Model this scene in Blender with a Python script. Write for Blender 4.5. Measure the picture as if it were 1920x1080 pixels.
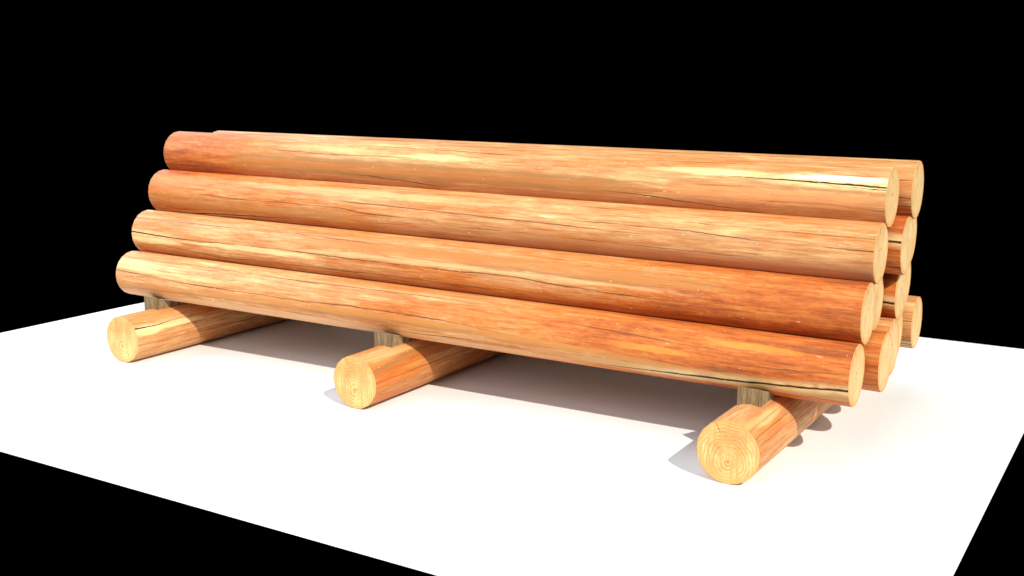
import bpy, bmesh, math, random
from mathutils import Vector, Matrix

random.seed(4)
scene = bpy.context.scene
COL = scene.collection
for o in list(bpy.data.objects):
    bpy.data.objects.remove(o)

# ------------------------------------------------------------------ helpers
def tag(o, label=None, cat=None, group=None, kind=None):
    if label: o['label'] = label
    if cat: o['category'] = cat
    if group: o['group'] = group
    if kind: o['kind'] = kind

def link(name, me, mat, parent=None):
    o = bpy.data.objects.new(name, me)
    COL.objects.link(o)
    if mat: me.materials.append(mat)
    if parent: o.parent = parent
    return o

class NB:
    """tiny node builder"""
    def __init__(s, name):
        s.m = bpy.data.materials.new(name); s.m.use_nodes = True
        s.t = s.m.node_tree; s.n = s.t.nodes; s.n.clear()
        s.out = s.n.new('ShaderNodeOutputMaterial')
        s.b = s.n.new('ShaderNodeBsdfPrincipled')
        s.t.links.new(s.b.outputs[0], s.out.inputs[0])
    def L(s, a, b): s.t.links.new(a, b)
    def _set(s, inp, v):
        if isinstance(v, bpy.types.NodeSocket): s.L(v, inp)
        else: inp.default_value = v
    def math(s, op, a, b=0.0, c=None, clamp=False):
        n = s.n.new('ShaderNodeMath'); n.operation = op; n.use_clamp = clamp
        s._set(n.inputs[0], a); s._set(n.inputs[1], b)
        if c is not None: s._set(n.inputs[2], c)
        return n.outputs[0]
    def smooth(s, v, a, b, lo=0.0, hi=1.0):
        n = s.n.new('ShaderNodeMapRange'); n.interpolation_type = 'SMOOTHSTEP'
        s._set(n.inputs[0], v); s._set(n.inputs[1], a); s._set(n.inputs[2], b)
        n.inputs[3].default_value = lo; n.inputs[4].default_value = hi
        return n.outputs[0]
    def noise(s, vec, scale=1.0, detail=3.0, rough=.55, dist=0.0):
        n = s.n.new('ShaderNodeTexNoise'); s.L(vec, n.inputs['Vector'])
        n.inputs['Scale'].default_value = scale; n.inputs['Detail'].default_value = detail
        n.inputs['Roughness'].default_value = rough; n.inputs['Distortion'].default_value = dist
        return n.outputs['Fac']
    def mapping(s, vec, scale=(1,1,1), loc=(0,0,0)):
        n = s.n.new('ShaderNodeMapping'); s.L(vec, n.inputs[0])
        n.inputs['Scale'].default_value = scale; n.inputs['Location'].default_value = loc
        return n.outputs[0]
    def mix(s, f, a, b, mode='MIX'):
        n = s.n.new('ShaderNodeMix'); n.data_type = 'RGBA'; n.blend_type = mode
        s._set(n.inputs[0], f)
        for k, v in ((6, a), (7, b)):
            if isinstance(v, tuple): v = (*v, 1)
            s._set(n.inputs[k], v)
        return n.outputs[2]
    def ramp(s, f, stops):
        n = s.n.new('ShaderNodeValToRGB'); s.L(f, n.inputs[0]); e = n.color_ramp.elements
        e[0].position = stops[0][0]; e[0].color = (*stops[0][1], 1)
        e[1].position = stops[-1][0]; e[1].color = (*stops[-1][1], 1)
        for p, c in stops[1:-1]:
            k = e.new(p); k.color = (*c, 1)
        return n.outputs[0]
    def curve(s, v, pts):
        n = s.n.new('ShaderNodeFloatCurve'); s.L(v, n.inputs['Value'])
        c = n.mapping.curves[0]; n.mapping.use_clip = True
        pts = sorted(pts)
        if pts[0][0] > .001: pts = [(0.0, pts[0][1])] + pts
        if pts[-1][0] < .999: pts = pts + [(1.0, pts[-1][1])]
        c.points[0].location = pts[0]; c.points[1].location = pts[-1]
        for q in pts[1:-1]: c.points.new(*q)
        for q in c.points: q.handle_type = 'AUTO_CLAMPED'
        n.mapping.update()
        return n.outputs[0]

def cl(x): return min(1.0, max(0.0, x))

# ------------------------------------------------------------------ wood bark-less log surface
BLOND = (.88, .545, .23); TAN = (.79, .415, .165); PINK = (.70, .325, .125)
ORANGE = (.70, .25, .056); DEEP = (.61, .145, .022); RED = (.36, .085, .02)
OLIVE = (.34, .17, .055); PALE = (1.0, .76, .36)

def log_material(name, seed, grad, cracks=(), fines=(), streaks=(), dabs=(), speck=1.0):
    """grad: [(u, warmth 0..1)]; cracks etc.: polylines of (u, angle deg) on the log"""
    N = NB(name)
    tc = N.n.new('ShaderNodeTexCoord'); obj = tc.outputs['Object']
    uvn = N.n.new('ShaderNodeUVMap'); uvn.uv_map = 'along'
    sp = N.n.new('ShaderNodeSeparateXYZ'); N.L(uvn.outputs[0], sp.inputs[0])
    u, v = sp.outputs[0], sp.outputs[1]
    th = N.math('MULTIPLY', N.math('SUBTRACT', v, .5), 360.0)          # degrees
    so = (seed*7.31, seed*3.7, seed*1.9)
    n1 = N.noise(N.mapping(obj, (1.25, 6, 6), so), 1, 4, .55, .3)
    n2 = N.noise(N.mapping(obj, (2.3, 30, 30), so), 1, 6, .66, .6)
    n3 = N.noise(N.mapping(obj, (6, 120, 120), so), 1, 4, .7, .2)
    n4 = N.noise(N.mapping(obj, (9, 30, 30), so), 1, 4, .6, .8)
    n5 = N.noise(N.mapping(obj, (13, 26, 26), so), 1, 6, .68, 1.4)
    n6 = N.noise(N.mapping(obj, (4.2, 62, 62), so), 1, 5, .72, .5)
    g = N.curve(u, [(a, cl(b)) for a, b in grad])
    warm = N.smooth(g, .35, .72, .28, 1.0)
    t = g
    for n, k in ((n1, .85), (n2, .78), (n3, .42), (n4, .42), (n6, .55)):
        t = N.math('ADD', t, N.math('MULTIPLY', N.math('SUBTRACT', n, .5), k))
    t = N.math('ADD', t, N.math('MULTIPLY', N.math('MULTIPLY', N.math('SUBTRACT', n5, .5), .55), warm))
    # small rectangular ticks of figure in the wood (worked surface)
    vo = N.n.new('ShaderNodeTexVoronoi'); vo.distance = 'CHEBYCHEV'
    N.L(N.mapping(obj, (3.0, 22, 22), so), vo.inputs['Vector']); vo.inputs['Scale'].default_value = 1
    vs = N.n.new('ShaderNodeSeparateColor'); N.L(vo.outputs['Color'], vs.inputs[0])
    t = N.math('ADD', t, N.math('MULTIPLY', N.math('SUBTRACT', vs.outputs[0], .5), .13), clamp=True)
    col = N.ramp(t, [(0.0, PALE), (.06, BLOND), (.20, TAN), (.36, PINK), (.54, ORANGE), (.78, DEEP), (1.0, RED)])
    tone = N.ramp(N.math('ADD', N.math('MULTIPLY', n6, .6), N.math('MULTIPLY', n3, .4)),
                  [(.34, (.98, .98, .98)), (.50, (.88, .85, .83)), (.66, (.64, .54, .50))])
    col = N.mix(1.0, col, tone, 'MULTIPLY')
    fib = N.noise(N.mapping(obj, (1.6, 75, 75), (seed*3.3, 1, 6)), 1, 3, .6, .2)
    col = N.mix(N.smooth(fib, .585, .66, 0, .42), col, (.36, .12, .03))
    brown = N.smooth(n6, .56, .74, 0, .6)
    col = N.mix(brown, col, (.50, .20, .06))
    height = N.math('MULTIPLY', n3, .25)
    wob = N.noise(N.mapping(obj, (5, 2, 2), so), 1, 4, .6)
    wobd = N.math('ADD', N.math('MULTIPLY', N.math('SUBTRACT', wob, .5), 5.0), N.math('MULTIPLY', N.math('SUBTRACT', n4, .5), 4.5))
    thw = N.math('ADD', th, wobd)
    soft = N.math('MULTIPLY', N.math('SUBTRACT', n2, .5), 26.0)
    ths = N.math('ADD', th, soft)
    us = N.math('ADD', u, N.math('MULTIPLY', N.math('SUBTRACT', n4, .5), .05))
    # patches : ellipses (u, angle, du, dangle, colour, strength)
    for (cu, ca, du, da, c, k) in dabs:
        a = N.math('DIVIDE', N.math('SUBTRACT', us, cu), du)
        b = N.math('DIVIDE', N.math('SUBTRACT', ths, ca), da)
        r2 = N.math('ADD', N.math('MULTIPLY', a, a), N.math('MULTIPLY', b, b))
        m = N.smooth(r2, .25, 1.25, k, 0.0)
        m = N.math('MULTIPLY', m, N.smooth(n2, .30, .62, .45, 1.0))
        col = N.mix(m, col, c)
    def line(pts, w, angle, soft_edge=.5, tin=.04, tout=.04):
        c = N.curve(u, [(cl(a), cl(b/180+.5)) for a, b in pts])
        cd = N.math('MULTIPLY', N.math('SUBTRACT', c, .5), 180.0)
        d = N.math('ABSOLUTE', N.math('SUBTRACT', angle, cd))
        u0, u1 = pts[0][0], pts[-1][0]
        ta = 1.0
        if u0 > .02: ta = N.smooth(u, u0, u0+tin)
        tb = 1.0
        if u1 < .98: tb = N.smooth(u, u1-tout, u1, 1.0, 0.0)
        tp = N.math('MULTIPLY', ta, tb)
        ww = N.math('MULTIPLY', tp, w)
        x = N.math('DIVIDE', d, N.math('ADD', ww, .02))
        m = N.smooth(x, 1-soft_edge, 1.0+soft_edge*.4, 1.0, 0.0)
        return N.math('MULTIPLY', m, N.smooth(tp, .0, .12)), d, tp
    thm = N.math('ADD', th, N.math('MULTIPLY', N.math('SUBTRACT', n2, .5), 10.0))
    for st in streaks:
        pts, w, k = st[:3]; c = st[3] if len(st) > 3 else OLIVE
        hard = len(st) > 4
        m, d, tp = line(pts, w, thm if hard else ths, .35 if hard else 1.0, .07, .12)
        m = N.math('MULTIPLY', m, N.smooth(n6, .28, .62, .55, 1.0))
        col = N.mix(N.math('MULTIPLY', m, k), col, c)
    brk = N.smooth(N.noise(N.mapping(obj, (2.2, 9, 9), (seed, 3, 1)), 1, 3), .36, .56, .30, 1.0)
    for pts, w, k in fines:
        m, d, tp = line(pts, w*1.15, thw, .8, .05, .05)
        m = N.math('MULTIPLY', N.math('MULTIPLY', m, brk), min(1, k*1.05)*(.6 if seed > 30 else 1))
        col = N.mix(m, col, (.13, .045, .012))
        height = N.math('SUBTRACT', height, N.math('MULTIPLY', m, .6))
    # fine drying checks all round
    wv = N.noise(N.mapping(obj, (.45, 42, 42), (seed*2.1, 5, 8)), 1, 2, .5, .25)
    chk = N.smooth(N.math('ABSOLUTE', N.math('SUBTRACT', wv, .5)), .0, .010, 1.0, 0.0)
    gate = N.smooth(N.noise(N.mapping(obj, (1.6, 12, 12), (seed*5.1, 2, 4)), 1, 2), .47, .60)
    chk = N.math('MULTIPLY', N.math('MULTIPLY', chk, gate), .5*speck)
    col = N.mix(chk, col, (.26, .08, .02))
    for pts, w, glow in cracks:
        m, d, tp = line(pts, w*.72, thw, .45, .16, .16)
        if glow:
            gl = N.math('MULTIPLY', N.smooth(d, w*1.0, w*5.5, 1.0, 0.0), N.smooth(tp, .3, 1.0, 0, glow))
            gl = N.math('MULTIPLY', gl, N.smooth(n4, .35, .6, .35, 1.0))
            col = N.mix(gl, col, PALE)
        col = N.mix(m, col, (.035, .015, .005))
        height = N.math('SUBTRACT', height, N.math('MULTIPLY', m, 2.5))
    # pale nicks
    nk = N.noise(N.mapping(obj, (28, 90, 90), so), 1, 1)
    col = N.mix(N.smooth(nk, .755, .80, 0, .6*speck), col, PALE)
    N.L(col, N.b.inputs['Base Color'])
    N.b.inputs['Roughness'].default_value = .5
    N.L(N.math('ADD', .46, N.math('MULTIPLY', n2, .22)), N.b.inputs['Roughness'])
    N.b.inputs['Specular IOR Level'].default_value = .35
    bp = N.n.new('ShaderNodeBump'); bp.inputs['Strength'].default_value = .5; bp.inputs['Distance'].default_value = .004
    N.L(height, bp.inputs['Height']); N.L(bp.outputs[0], N.b.inputs['Normal'])
    return N.m

def cut_material(name, seed, pith=(-.01, -.055), contrast=1.0, rings=9.5, ramp=((.70, .34, .11), (.80, .47, .18), (.90, .62, .27))):
    """sawn end: local coords y (right), z (up) in metres, radius .15"""
    N = NB(name)
    tc = N.n.new('ShaderNodeTexCoord'); obj = tc.outputs['Object']
    P = N.mapping(obj, (0, 1, 1), (0, -pith[0], -pith[1]))
    wob = N.noise(N.mapping(obj, (0, 9, 9), (seed, seed, 0)), 1, 4)
    ln = N.n.new('ShaderNodeVectorMath'); ln.operation = 'LENGTH'; N.L(P, ln.inputs[0])
    r = N.math('ADD', ln.outputs['Value'], N.math('MULTIPLY', N.math('SUBTRACT', wob, .5), .05))
    # rings get closer towards the rim
    rr = N.math('MULTIPLY', N.math('POWER', N.math('DIVIDE', r, .17), 1.1), rings)
    fr = N.math('FRACT', rr)
    ring = N.math('POWER', fr, 2.2)
    ring = N.math('MULTIPLY', ring, N.smooth(fr, .93, 1.0, 1, 0))
    amp = N.noise(N.mapping(obj, (0, 14, 14), (seed+3, 0, 2)), 1, 3)
    ring = N.math('MULTIPLY', ring, N.smooth(amp, .34, .62, .25, 1.0))
    big = N.noise(N.mapping(obj, (0, 7, 7), (seed+9, 1, 2)), 1, 4)
    col = N.ramp(big, [(.3, ramp[0]), (.46, ramp[1]), (.64, ramp[2])])
    col = N.mix(N.math('MULTIPLY', ring, 1.0*contrast), col, (.44, .16, .035))
    # saw marks: fine vertical lines
    saw = N.noise(N.mapping(obj, (0, 95, 5), (seed, 0, 0)), 1, 2)
    col = N.mix(N.smooth(saw, .50, .64, 0, .8*contrast), col, (.62, .33, .10))
    # pith
    pm = N.smooth(ln.outputs['Value'], .003, .0095, 1, 0)
    col = N.mix(N.math('MULTIPLY', pm, .85), col, (.42, .13, .03))
    # warm rim
    rl = N.n.new('ShaderNodeVectorMath'); rl.operation = 'LENGTH'; N.L(N.mapping(obj, (0, 1, 1)), rl.inputs[0])
    rim = N.smooth(N.math('ADD', rl.outputs['Value'], N.math('MULTIPLY', N.math('SUBTRACT', amp, .5), .03)), .112, .149, 0, .7)
    col = N.mix(rim, col, (.80, .36, .11))
    # one short radial check near the rim
    sx = N.n.new('ShaderNodeSeparateXYZ'); N.L(obj, sx.inputs[0])
    yy, zz = sx.outputs[1], sx.outputs[2]
    ck = N.math('ABSOLUTE', N.math('ADD', N.math('ADD', yy, .052), N.math('MULTIPLY', N.math('SUBTRACT', zz, .115), .55)))
    km = N.math('MULTIPLY', N.smooth(ck, .001, .0065, 1, 0), N.math('MULTIPLY', N.smooth(zz, .090, .102), N.smooth(zz, .128, .136, 1, 0)))
    col = N.mix(N.math('MULTIPLY', km, .85), col, (.50, .13, .025))
    N.L(col, N.b.inputs['Base Color'])
    N.b.inputs['Roughness'].default_value = .72
    N.b.inputs['Specular IOR Level'].default_value = .25
    bp = N.n.new('ShaderNodeBump'); bp.inputs['Strength'].default_value = .35; bp.inputs['Distance'].default_value = .002
    N.L(N.math('ADD', saw, ring), bp.inputs['Height']); N.L(bp.outputs[0], N.b.inputs['Normal'])
    return N.m

def chock_material():
    N = NB('weathered_grey_wood')
    tc = N.n.new('ShaderNodeTexCoord'); obj = tc.outputs['Object']
    a = N.noise(N.mapping(obj, (110, 30, 7)), 1, 4, .65)
    b = N.noise(N.mapping(obj, (260, 60, 12)), 1, 3, .6)
    col = N.ramp(a, [(.30, (.09, .055, .024)), (.46, (.21, .135, .062)), (.62, (.30, .205, .100))])
    col = N.mix(N.smooth(b, .55, .62, 0, .75), col, (.075, .048, .022))
    col = N.mix(N.smooth(b, .30, .40, .5, 0), col, (.60, .49, .31))
    N.L(col, N.b.inputs['Base Color']); N.b.inputs['Roughness'].default_value = .85
    bp = N.n.new('ShaderNodeBump'); bp.inputs['Strength'].default_value = .6; bp.inputs['Distance'].default_value = .003
    N.L(a, bp.inputs['Height']); N.L(bp.outputs[0], N.b.inputs['Normal'])
    return N.m

# ------------------------------------------------------------------ geometry
NSEG = 20
def tube_mesh(L, R, seg=NSEG, rings=16, phase=0.0, irr=.0006, rnd=None):
    """open tube along X from -L/2 to L/2, uv layer 'along' = (u, angle/360+.5), angle 0 faces -Y, + is up"""
    rnd = rnd or random
    me = bpy.data.meshes.new('log_side'); bm = bmesh.new()
    uvl = bm.loops.layers.uv.new('along')
    rows = []
    for i in range(rings+1):
        x = -L/2 + L*i/rings
        row = []
        for k in range(seg):
            a = -math.pi + 2*math.pi*k/seg
            rr = R*(1 + (rnd.uniform(-irr, irr)/R if 0 < i < rings else 0))
            row.append(bm.verts.new((x, -rr*math.cos(a), rr*math.sin(a))))
        rows.append(row)
    for i in range(rings):
        for k in range(seg):
            k2 = (k+1) % seg
            f = bm.faces.new((rows[i][k], rows[i+1][k], rows[i+1][k2], rows[i][k2]))
            f.smooth = True
            for lp, (uu, vv) in zip(f.loops, ((i, k), (i+1, k), (i+1, k+1), (i, k+1))):
                lp[uvl].uv = (uu/rings, vv/seg)
    bmesh.ops.recalc_face_normals(bm, faces=bm.faces)
    bm.to_mesh(me); bm.free()
    return me

def cap_mesh(R, seg=NSEG, side=1):
    """sawn disc in the YZ plane, thin chamfered rim, facing +X (local)"""
    me = bpy.data.meshes.new('cut_end'); bm = bmesh.new()
    def ring(x, r): return [bm.verts.new((x, -r*math.cos(-math.pi+2*math.pi*k/seg), r*math.sin(-math.pi+2*math.pi*k/seg))) for k in range(seg)]
    a = ring(-.004, R-.0006); b = ring(.0, R-.0006); c = ring(.0016, R-.0022)
    for p, q in ((a, b), (b, c)):
        for k in range(seg): bm.faces.new((p[k], p[(k+1) % seg], q[(k+1) % seg], q[k]))
    bm.faces.new(c)
    bm.faces.new(list(reversed(a)))
    bmesh.ops.recalc_face_normals(bm, faces=bm.faces)
    bm.to_mesh(me); bm.free()
    return me

def make_log(name, loc, L, R, rotz, tilt, mat, cutmat, label, cat, group, roll_cut=0.0):
    root = bpy.data.objects.new(name, None); COL.objects.link(root)
    root.empty_display_size = .1
    root.rotation_euler = (0, tilt, rotz)
    root.location = loc
    tag(root, label, cat, group)
    link('log_side', tube_mesh(L, R), mat, root)
    for sgn in (1, -1):
        c = link('cut_end', cap_mesh(R), cutmat, root)
        c.location = (sgn*L/2, 0, 0)
        c.rotation_euler = (0, 0, 0 if sgn > 0 else math.pi)
    return root

LEN, R = 4.9017, .15
YAW, TILT = .0146, -.00836
AX = Vector((math.cos(YAW), math.sin(YAW), TILT))

# ---- the fourteen stacked logs: right-end centre (x, y, z)
Z = (.4542, .7214, .9891, 1.2481)

front = {}
front[0] = dict(grad=[(0,.30),(.3,.38),(.5,.50),(.66,.62),(.78,.74),(1,.80)],
  cracks=[([(.70,-44),(.765,-42.6),(.831,-36),(.8842,-31.9),(.9512,-24),(1,-15)], 3.4, .55),
          ([(.3855,-42),(.4419,-44),(.4877,-38),(.56,-32),(.6353,-26)], 1.8, .35)],
  fines=[([(.005,14.5),(.087,9),(.2056,5),(.3288,5),(.4047,8),(.55,5),(.636,-1.6)], 1.2, .95),
         ([(.09,59),(.2283,55),(.319,53),(.54,57),(.628,55)], 1.2, .8),
         ([(.66,39),(.79,31),(.90,24)], 1.2, .85), ([(.84,3),(.93,6),(1,14)], 1.1, .7), ([(.0,32),(.12,28),(.25,31)], 1.0, .7)],
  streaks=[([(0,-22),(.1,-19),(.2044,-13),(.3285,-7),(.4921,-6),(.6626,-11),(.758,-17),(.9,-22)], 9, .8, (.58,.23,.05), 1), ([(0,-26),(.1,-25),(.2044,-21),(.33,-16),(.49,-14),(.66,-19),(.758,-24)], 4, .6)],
  dabs=[(.90,-32,.24,17,(.62,.38,.15),.8), (.30,-50,.42,22,(.80,.46,.24),.7), (.03,35,.07,20,PALE,.6), (.13,20,.08,9,PALE,.45),
        (.9,40,.06,9,(.95,.36,.05),.6),(.80,10,.05,7,(.95,.38,.06),.55)])
front[1] = dict(grad=[(0,.33),(.25,.38),(.5,.46),(.68,.50),(.78,.68),(1,.80)],
  cracks=[([(0,6.1),(.06,3),(.12,1),(.18,0)], 2.6, .6)],
  fines=[([(.12,1),(.25,4),(.38,2),(.52,1),(.60,4),(.68,-2.8),(.80,-8),(.86,-8)], 1.3, .95),
         ([(0,46.2),(.1655,45.7),(.30,47.9),(.45,43)], 1.1, .75),([(.03,-20),(.1656,-37),(.2416,-35),(.4675,-31),(.6,-33)], 1.2, .85)],
  streaks=[([(.26,26),(.40,32),(.55,32),(.70,30),(.88,26)], 13, .75, (.56, .20, .045), 1), ([(.52,20),(.62,20),(.74,18),(.84,15)], 5, .65)],
  dabs=[(.78,30,.10,15,OLIVE,.65), (.22,-4,.13,8,PALE,.8), (.04,-12,.06,9,PALE,.8), (.5,38,.22,12,DEEP,.75), (.55,10,.3,7,(.95,.58,.28),.6),
        (.33,28,.06,10,PINK,.7)])
front[2] = dict(grad=[(0,.74),(.10,.64),(.2,.46),(.4,.37),(.7,.34),(1,.34)],
  cracks=[([(.01,-60),(.1327,-46.5),(.2279,-39),(.2956,-32)], 2.8, .45), ([(.42,-43),(.48,-41),(.54,-38),(.60,-32)], 2.4, .75)],
  fines=[([(.09,8),(.17,4),(.32,5),(.40,-4),(.5,-6)], 1.3, .9), ([(.31,21),(.48,16),(.69,9),(.78,6)], 1.2, .85),
         ([(.66,22),(.80,20),(.90,12),(1,11)], 1.2, .9), ([(.30,65),(.54,62),(.75,59)], 1.0, .7), ([(.7,40),(.85,37),(1,34)], .9, .6),
         ([(.5,-14),(.7,-17),(.9,-22)], 1.0, .6)],
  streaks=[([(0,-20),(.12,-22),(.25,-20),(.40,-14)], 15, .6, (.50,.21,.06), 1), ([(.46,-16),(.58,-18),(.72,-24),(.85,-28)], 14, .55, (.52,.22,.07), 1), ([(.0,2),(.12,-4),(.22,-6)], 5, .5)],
  dabs=[(.04,35,.07,30,(.62,.22,.05),.6), (.75,-38,.42,20,(.62,.32,.16),.75), (.83,12,.07,6,(.48,.28,.14),.45), (.36,45,.2,12,PALE,.35)])
front[3] = dict(grad=[(0,.80),(.10,.70),(.18,.44),(.35,.32),(.8,.30),(1,.32)],
  cracks=[([(.79,30),(.8386,28),(.90,27),(.931,26),(1,22)], 2.6, .85), ([(.925,21),(.96,19.5),(1,17)], 2.6, .0)],
  fines=[([(.30,-18),(.343,-21),(.428,-31),(.498,-40)], 1.2, .9), ([(.69,-20),(.81,-35),(.883,-45)], 1.2, .9), ([(.86,-17),(.936,-17),(1,-23)], 1.1, .8),
         ([(.33,56),(.49,53),(.6,50)], 1.1, .8), ([(.72,58),(.88,62)], 1.0, .7), ([(.17,30),(.30,25),(.45,28)], 1.1, .8)],
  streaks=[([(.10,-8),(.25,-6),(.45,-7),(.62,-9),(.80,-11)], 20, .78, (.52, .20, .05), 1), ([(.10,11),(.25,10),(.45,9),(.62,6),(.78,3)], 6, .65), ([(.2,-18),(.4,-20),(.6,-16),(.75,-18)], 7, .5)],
  dabs=[(.40,-6,.32,15,DEEP,.72), (.88,-8,.16,17,(.86,.34,.12),.8), (.955,36,.065,8,(1,.97,.75),.95), (.82,36,.07,9,PALE,.8), (.47,30,.07,7,PALE,.7),
        (.30,40,.10,10,BLOND,.6), (.55,-34,.55,14,(.62,.26,.12),.5)])

def plain(seed, g0, g1, cw=0, ca=0):
    r = random.Random(seed)
    fn = []
    for k in range(6):
        a = r.uniform(-80, 80); fn.append(([(0, a), (.35, a+r.uniform(-8, 8)), (.7, a+r.uniform(-10, 10)), (1, a+r.uniform(-12, 12))], 1.2, .8))
    return dict(grad=[(0, g0), (1, g1)], fines=fn,
                cracks=[([(.6, ca+6), (.8, ca+3), (1, ca)], cw, .5)] if cw else [],
                dabs=[(.95, ca+8, .16, 10, (.62, .40, .18), .8)] if cw else [])

logs = [
 # name loc(right end), spec, label
 ((1.5439, .0052, Z[0]), front[0], 'front log of the bottom row, deep orange right end above the grey wedges'),
 ((1.599, .330, Z[0]), plain(11, .4, .72), 'second log of the bottom row, cut end poking out behind the front one'),
 ((1.560, .655, Z[0]), plain(12, .3, .30), 'middle log of the bottom row, pale, almost hidden between its neighbours'),
 ((1.508, .975, Z[0]), plain(13, .3, .35), 'fourth log of the bottom row, its cut end set back behind the others'),
 ((1.540, 1.330, Z[0]), plain(14, .3, .38, 2.2, -46), 'rearmost log of the bottom row, its round end standing clear at the far right'),
 ((1.5430, .1599, Z[1]), front[1], 'front log of the second row up, dark split at left end, deep orange right'),
 ((1.503, .485, Z[1]), plain(15, .3, .4), 'log of the second row up whose recessed cut end hides behind the front one'),
 ((1.555, .795, Z[1]), plain(16, .5, .78, 3.4, -14), 'third log of the second row up, reddish side seen between the cut ends'),
 ((1.505, 1.115, Z[1]), plain(17, .4, .4), 'back log of the second row up, cut end sliver above the rearmost log'),
 ((1.5463, .3192, Z[2]), front[2], 'front log of the third row up, pale smooth right half and orange left end'),
 ((1.600, .640, Z[2]), plain(18, .5, .76, 3.4, 14), 'second log of the third row up, dark split beside the front cut end'),
 ((1.550, .960, Z[2]), plain(19, .4, .4), 'back log of the third row up, only a sliver of its cut end showing'),
 ((1.5492, .4710, Z[3]), front[3], 'front log of the top row, bright yellow patch and black split near its right end'),
 ((1.600, .800, Z[3]+.010), plain(20, .30, .34), 'back log of the top row, the highest one, reaching furthest right'),
]
for i, (loc, spec, label) in enumerate(logs):
    m = log_material('peeled_log_wood', i*1.37+.5, **spec)
    tl = TILT+.0035 if i == 13 else TILT
    ax = Vector((math.cos(YAW), math.sin(YAW), tl))
    cm = cut_material('sawn_end_grain', i*2.1+40, pith=(random.uniform(-.012, .012), random.uniform(.012, .03)), contrast=.6, rings=13.0, ramp=((.86, .56, .26), (.92, .64, .31), (.97, .71, .37)))
    c = Vector(loc) - ax*(LEN/2)
    make_log('stacked_log', c, LEN, R, YAW, -math.atan(tl), m, cm, label, 'log', 'peeled logs stacked in four rows')

# ---- three bearers lying on the ground, running back (local X axis points to -Y, so the cut end shown is +X)
RB = .1519
BL = 2.25
bspec = [
 dict(grad=[(0,.34),(.3,.34),(1,.36)], cracks=[([(0,33),(.08,32),(.16,33)], 2.6, .7)],
      fines=[([(0,15),(.2,16),(.5,18)], 1.3, .9), ([(0,62),(.4,60)], 1.1, .7), ([(0,-9),(.5,-12)], 1.2, .8), ([(.06,33),(.25,36),(.5,35)], 1.2, .8)],
      dabs=[(.04,22,.07,12,PALE,.85),(.16,26,.09,9,PALE,.7),(.40,45,.22,30,DEEP,.6),(.08,60,.10,12,ORANGE,.5)]),
 dict(grad=[(0,.50),(.3,.50),(1,.50)],
      streaks=[([(0,30),(.06,34),(.12,42),(.20,46),(.32,44),(.5,40)], 7, .9), ([(0,22),(.1,26),(.2,32),(.4,26)], 9, .7, (.42,.12,.02), 1), ([(0,-14),(.5,-20)], 8, .6)],
      fines=[([(0,72),(.5,70)], 1.1, .6), ([(0,6),(.5,8)], 1.2, .8)],
      dabs=[(.10,66,.22,16,TAN,.8),(.06,5,.16,20,DEEP,.65),(.16,20,.06,8,(.86,.30,.06),.6)]),
 dict(grad=[(0,.34),(.3,.36),(1,.42)], fines=[([(0,50),(.5,52)], 1.2, .8), ([(0,66),(.5,68)], 1.2, .8), ([(0,82),(.5,84)], 1.2, .8), ([(0,33),(.5,36)], 1.2, .7),([(0,18),(.5,20)], 1.1, .7)],
      dabs=[(.10,22,.10,10,(.66,.20,.06),.75),(.12,50,.09,10,BLOND,.8),(.03,60,.06,10,BLOND,.5),(.05,86,.12,7,(.62,.24,.09),.6)], speck=1.0),
]
bl = ['left ground log under the stack, pale yellow patch and thin split along its side',
      'middle ground log under the stack, orange with a wavy brown streak behind its cut end',
      'right ground log under the stack, nearest to the camera with large ringed cut end']
for (bx, by), sp_, lb, k in zip(((-2.994, -.4866), (-1.0666, -.4927), (1.1165, -.5099)), bspec, bl, range(3)):
    m = log_material('peeled_bearer_wood', 31+k*1.7, **sp_)
    cm = cut_material('sawn_bearer_end', 3+k*.15, pith=(.004, -.044), contrast=1.0)
    make_log('bearer_log', Vector((bx, by+BL/2, RB)), BL, RB, math.pi/2, 0, m, cm, lb, 'log', 'ground logs carrying the stack')

# ---- wedges driven in front of the bottom log, one on each bearer
CM = chock_material()
def wedge(cx, cy, w, label):
    root_z = RB
    me = bpy.data.meshes.new('wood_wedge'); bm = bmesh.new()
    h1, h0, d = .382, .300, .27
    zb = .276
    n = 8
    prof = [(0, zb), (0, h1)]
    for i in range(1, n+1):
        s = i/n
        prof.append((d*s, h1+(h0-h1)*s**.95))
    prof.append((d, zb))
    a = [bm.verts.new((-w/2, y, z-zb)) for y, z in prof]; b = [bm.verts.new((w/2, y, z-zb)) for y, z in prof]
    bm.faces.new(a); bm.faces.new(list(reversed(b)))
    for i in range(len(prof)):
        j = (i+1) % len(prof); bm.faces.new((a[i], b[i], b[j], a[j]))
    bmesh.ops.recalc_face_normals(bm, faces=bm.faces)
    es = [e for e in bm.edges if e.calc_face_angle(0) > .8]
    bmesh.ops.bevel(bm, geom=es, offset=.0022, segments=1, affect='EDGES')
    bm.to_mesh(me); bm.free()
    o = link('wood_wedge', me, CM); o.location = (cx, cy, zb)
    tag(o, label, 'wedge', 'grey wedges under the front bottom log')
wedge(-3.03, -.215, .118, 'grey weathered wood wedge on the left ground log, under the front bottom log')
wedge(-1.085, -.215, .118, 'grey weathered wood wedge on the middle ground log, under the front bottom log')
wedge(1.106, -.222, .116, 'grey weathered wood wedge on the right ground log, under the front bottom log')

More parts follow.
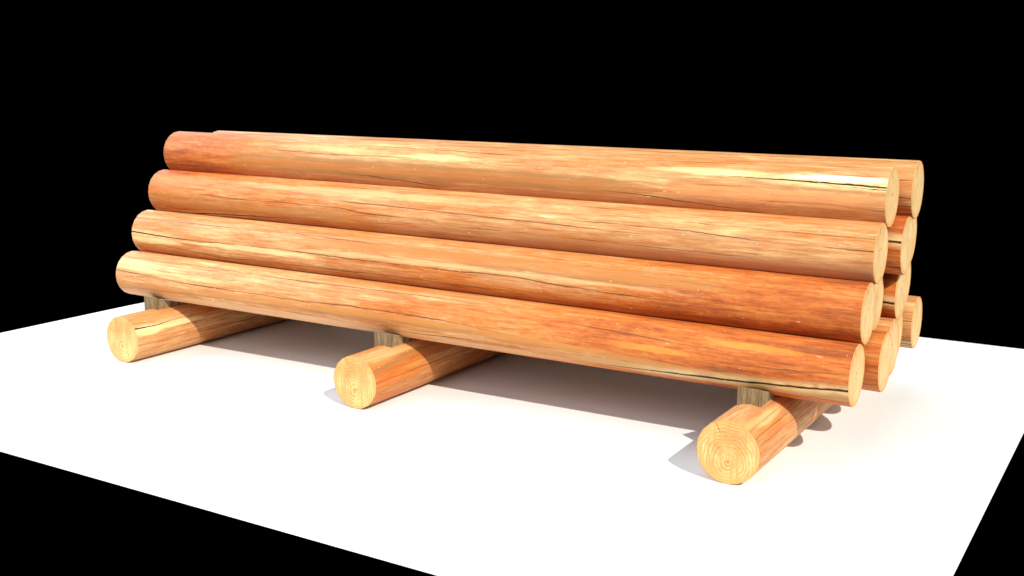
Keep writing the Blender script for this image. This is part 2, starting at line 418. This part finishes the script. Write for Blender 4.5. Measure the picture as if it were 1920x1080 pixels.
# ---- ground: one white sheet
N = NB('white_matte_ground')
tc = N.n.new('ShaderNodeTexCoord')
gn = N.noise(N.mapping(tc.outputs['Object'], (1, 1, 1)), 240, 2)
N.L(N.ramp(gn, [(.3, (.80, .83, .85)), (.7, (.90, .93, .95))]), N.b.inputs['Base Color'])
N.b.inputs['Roughness'].default_value = .9; N.b.inputs['Specular IOR Level'].default_value = .1
me = bpy.data.meshes.new('ground')
x0, x1, y0, y1 = -4.4243, 2.1753, -1.9711, 2.9771
me.from_pydata([(x0, y0, 0), (x1, y0, 0), (x1, y1, 0), (x0, y1, 0)], [], [(0, 1, 2, 3)])
g = link('ground', me, N.m); tag(g, 'plain white sheet the log stack stands on', kind='structure')

# ------------------------------------------------------------------ camera (solved from the photograph)
cam = bpy.data.cameras.new('Camera'); co = bpy.data.objects.new('Camera', cam); COL.objects.link(co)
r = Vector((.85333461, .52136143, .00151751)); up = Vector((-.09968707, .16030377, .98202097)); fw = Vector((-.5117446, .83814376, -.18876575))
M = Matrix((r, up, -fw)).transposed().to_4x4(); M.translation = (2.77473693, -5.10616189, 1.83016413)
co.matrix_world = M
cam.sensor_width = 36; cam.lens = 2073.145/1920*36; cam.clip_end = 200
scene.camera = co

# ------------------------------------------------------------------ light: added lamps in place of sun and sky, black surround
w = bpy.data.worlds.new('World'); scene.world = w; w.use_nodes = True
w.node_tree.nodes['Background'].inputs[0].default_value = (0, 0, 0, 1)
w.node_tree.nodes['Background'].inputs[1].default_value = 0

CEN = Vector((-.7, .5, .4))
def area(name, loc, size, power, color, disk=False, target=CEN):
    l = bpy.data.lights.new(name, 'AREA'); l.shape = 'DISK' if disk else 'SQUARE'; l.size = size
    l.energy = power; l.color = color
    o = bpy.data.objects.new(name, l); COL.objects.link(o); o.location = loc
    o.rotation_euler = (Vector(target)-Vector(loc)).to_track_quat('-Z', 'Y').to_euler()
    return o
SD = Vector((1.0534, -.7269, 1)).normalized()
KEYD = 60
KEY = 3.9
area('sun_stand_in', CEN+SD*KEYD, .55, KEY*math.pi*KEYD**2, (1.0, .95, .83), True)  # small far-off disk lamp standing in for the sun
# added fill lamps all round in place of sky light (all above the picture)
area('overhead_sky_fill', (-.7, .5, 9), 9, 300, (.76, .90, 1.0))
area('front_sky_fill', (-1, -10, 4.8), 8, 540, (.82, .94, 1.0))
area('right_sky_fill', (10, -2, 5), 7, 380, (.82, .94, 1.0))
area('left_sky_fill', (-11, -3, 6), 8, 1250, (.90, .95, 1.0))  # added fill, made strong to whiten the open ground at left
area('back_sky_fill', (-11, 5, 6), 7, 650, (.76, .90, 1.0))  # added fill from back left, lifts the stack's shadow on the ground

vs = scene.view_settings; vs.view_transform = 'Standard'; vs.look = 'None'; vs.exposure = 0; vs.gamma = 1
vs.use_curve_mapping = False
scene.render.engine = 'CYCLES'
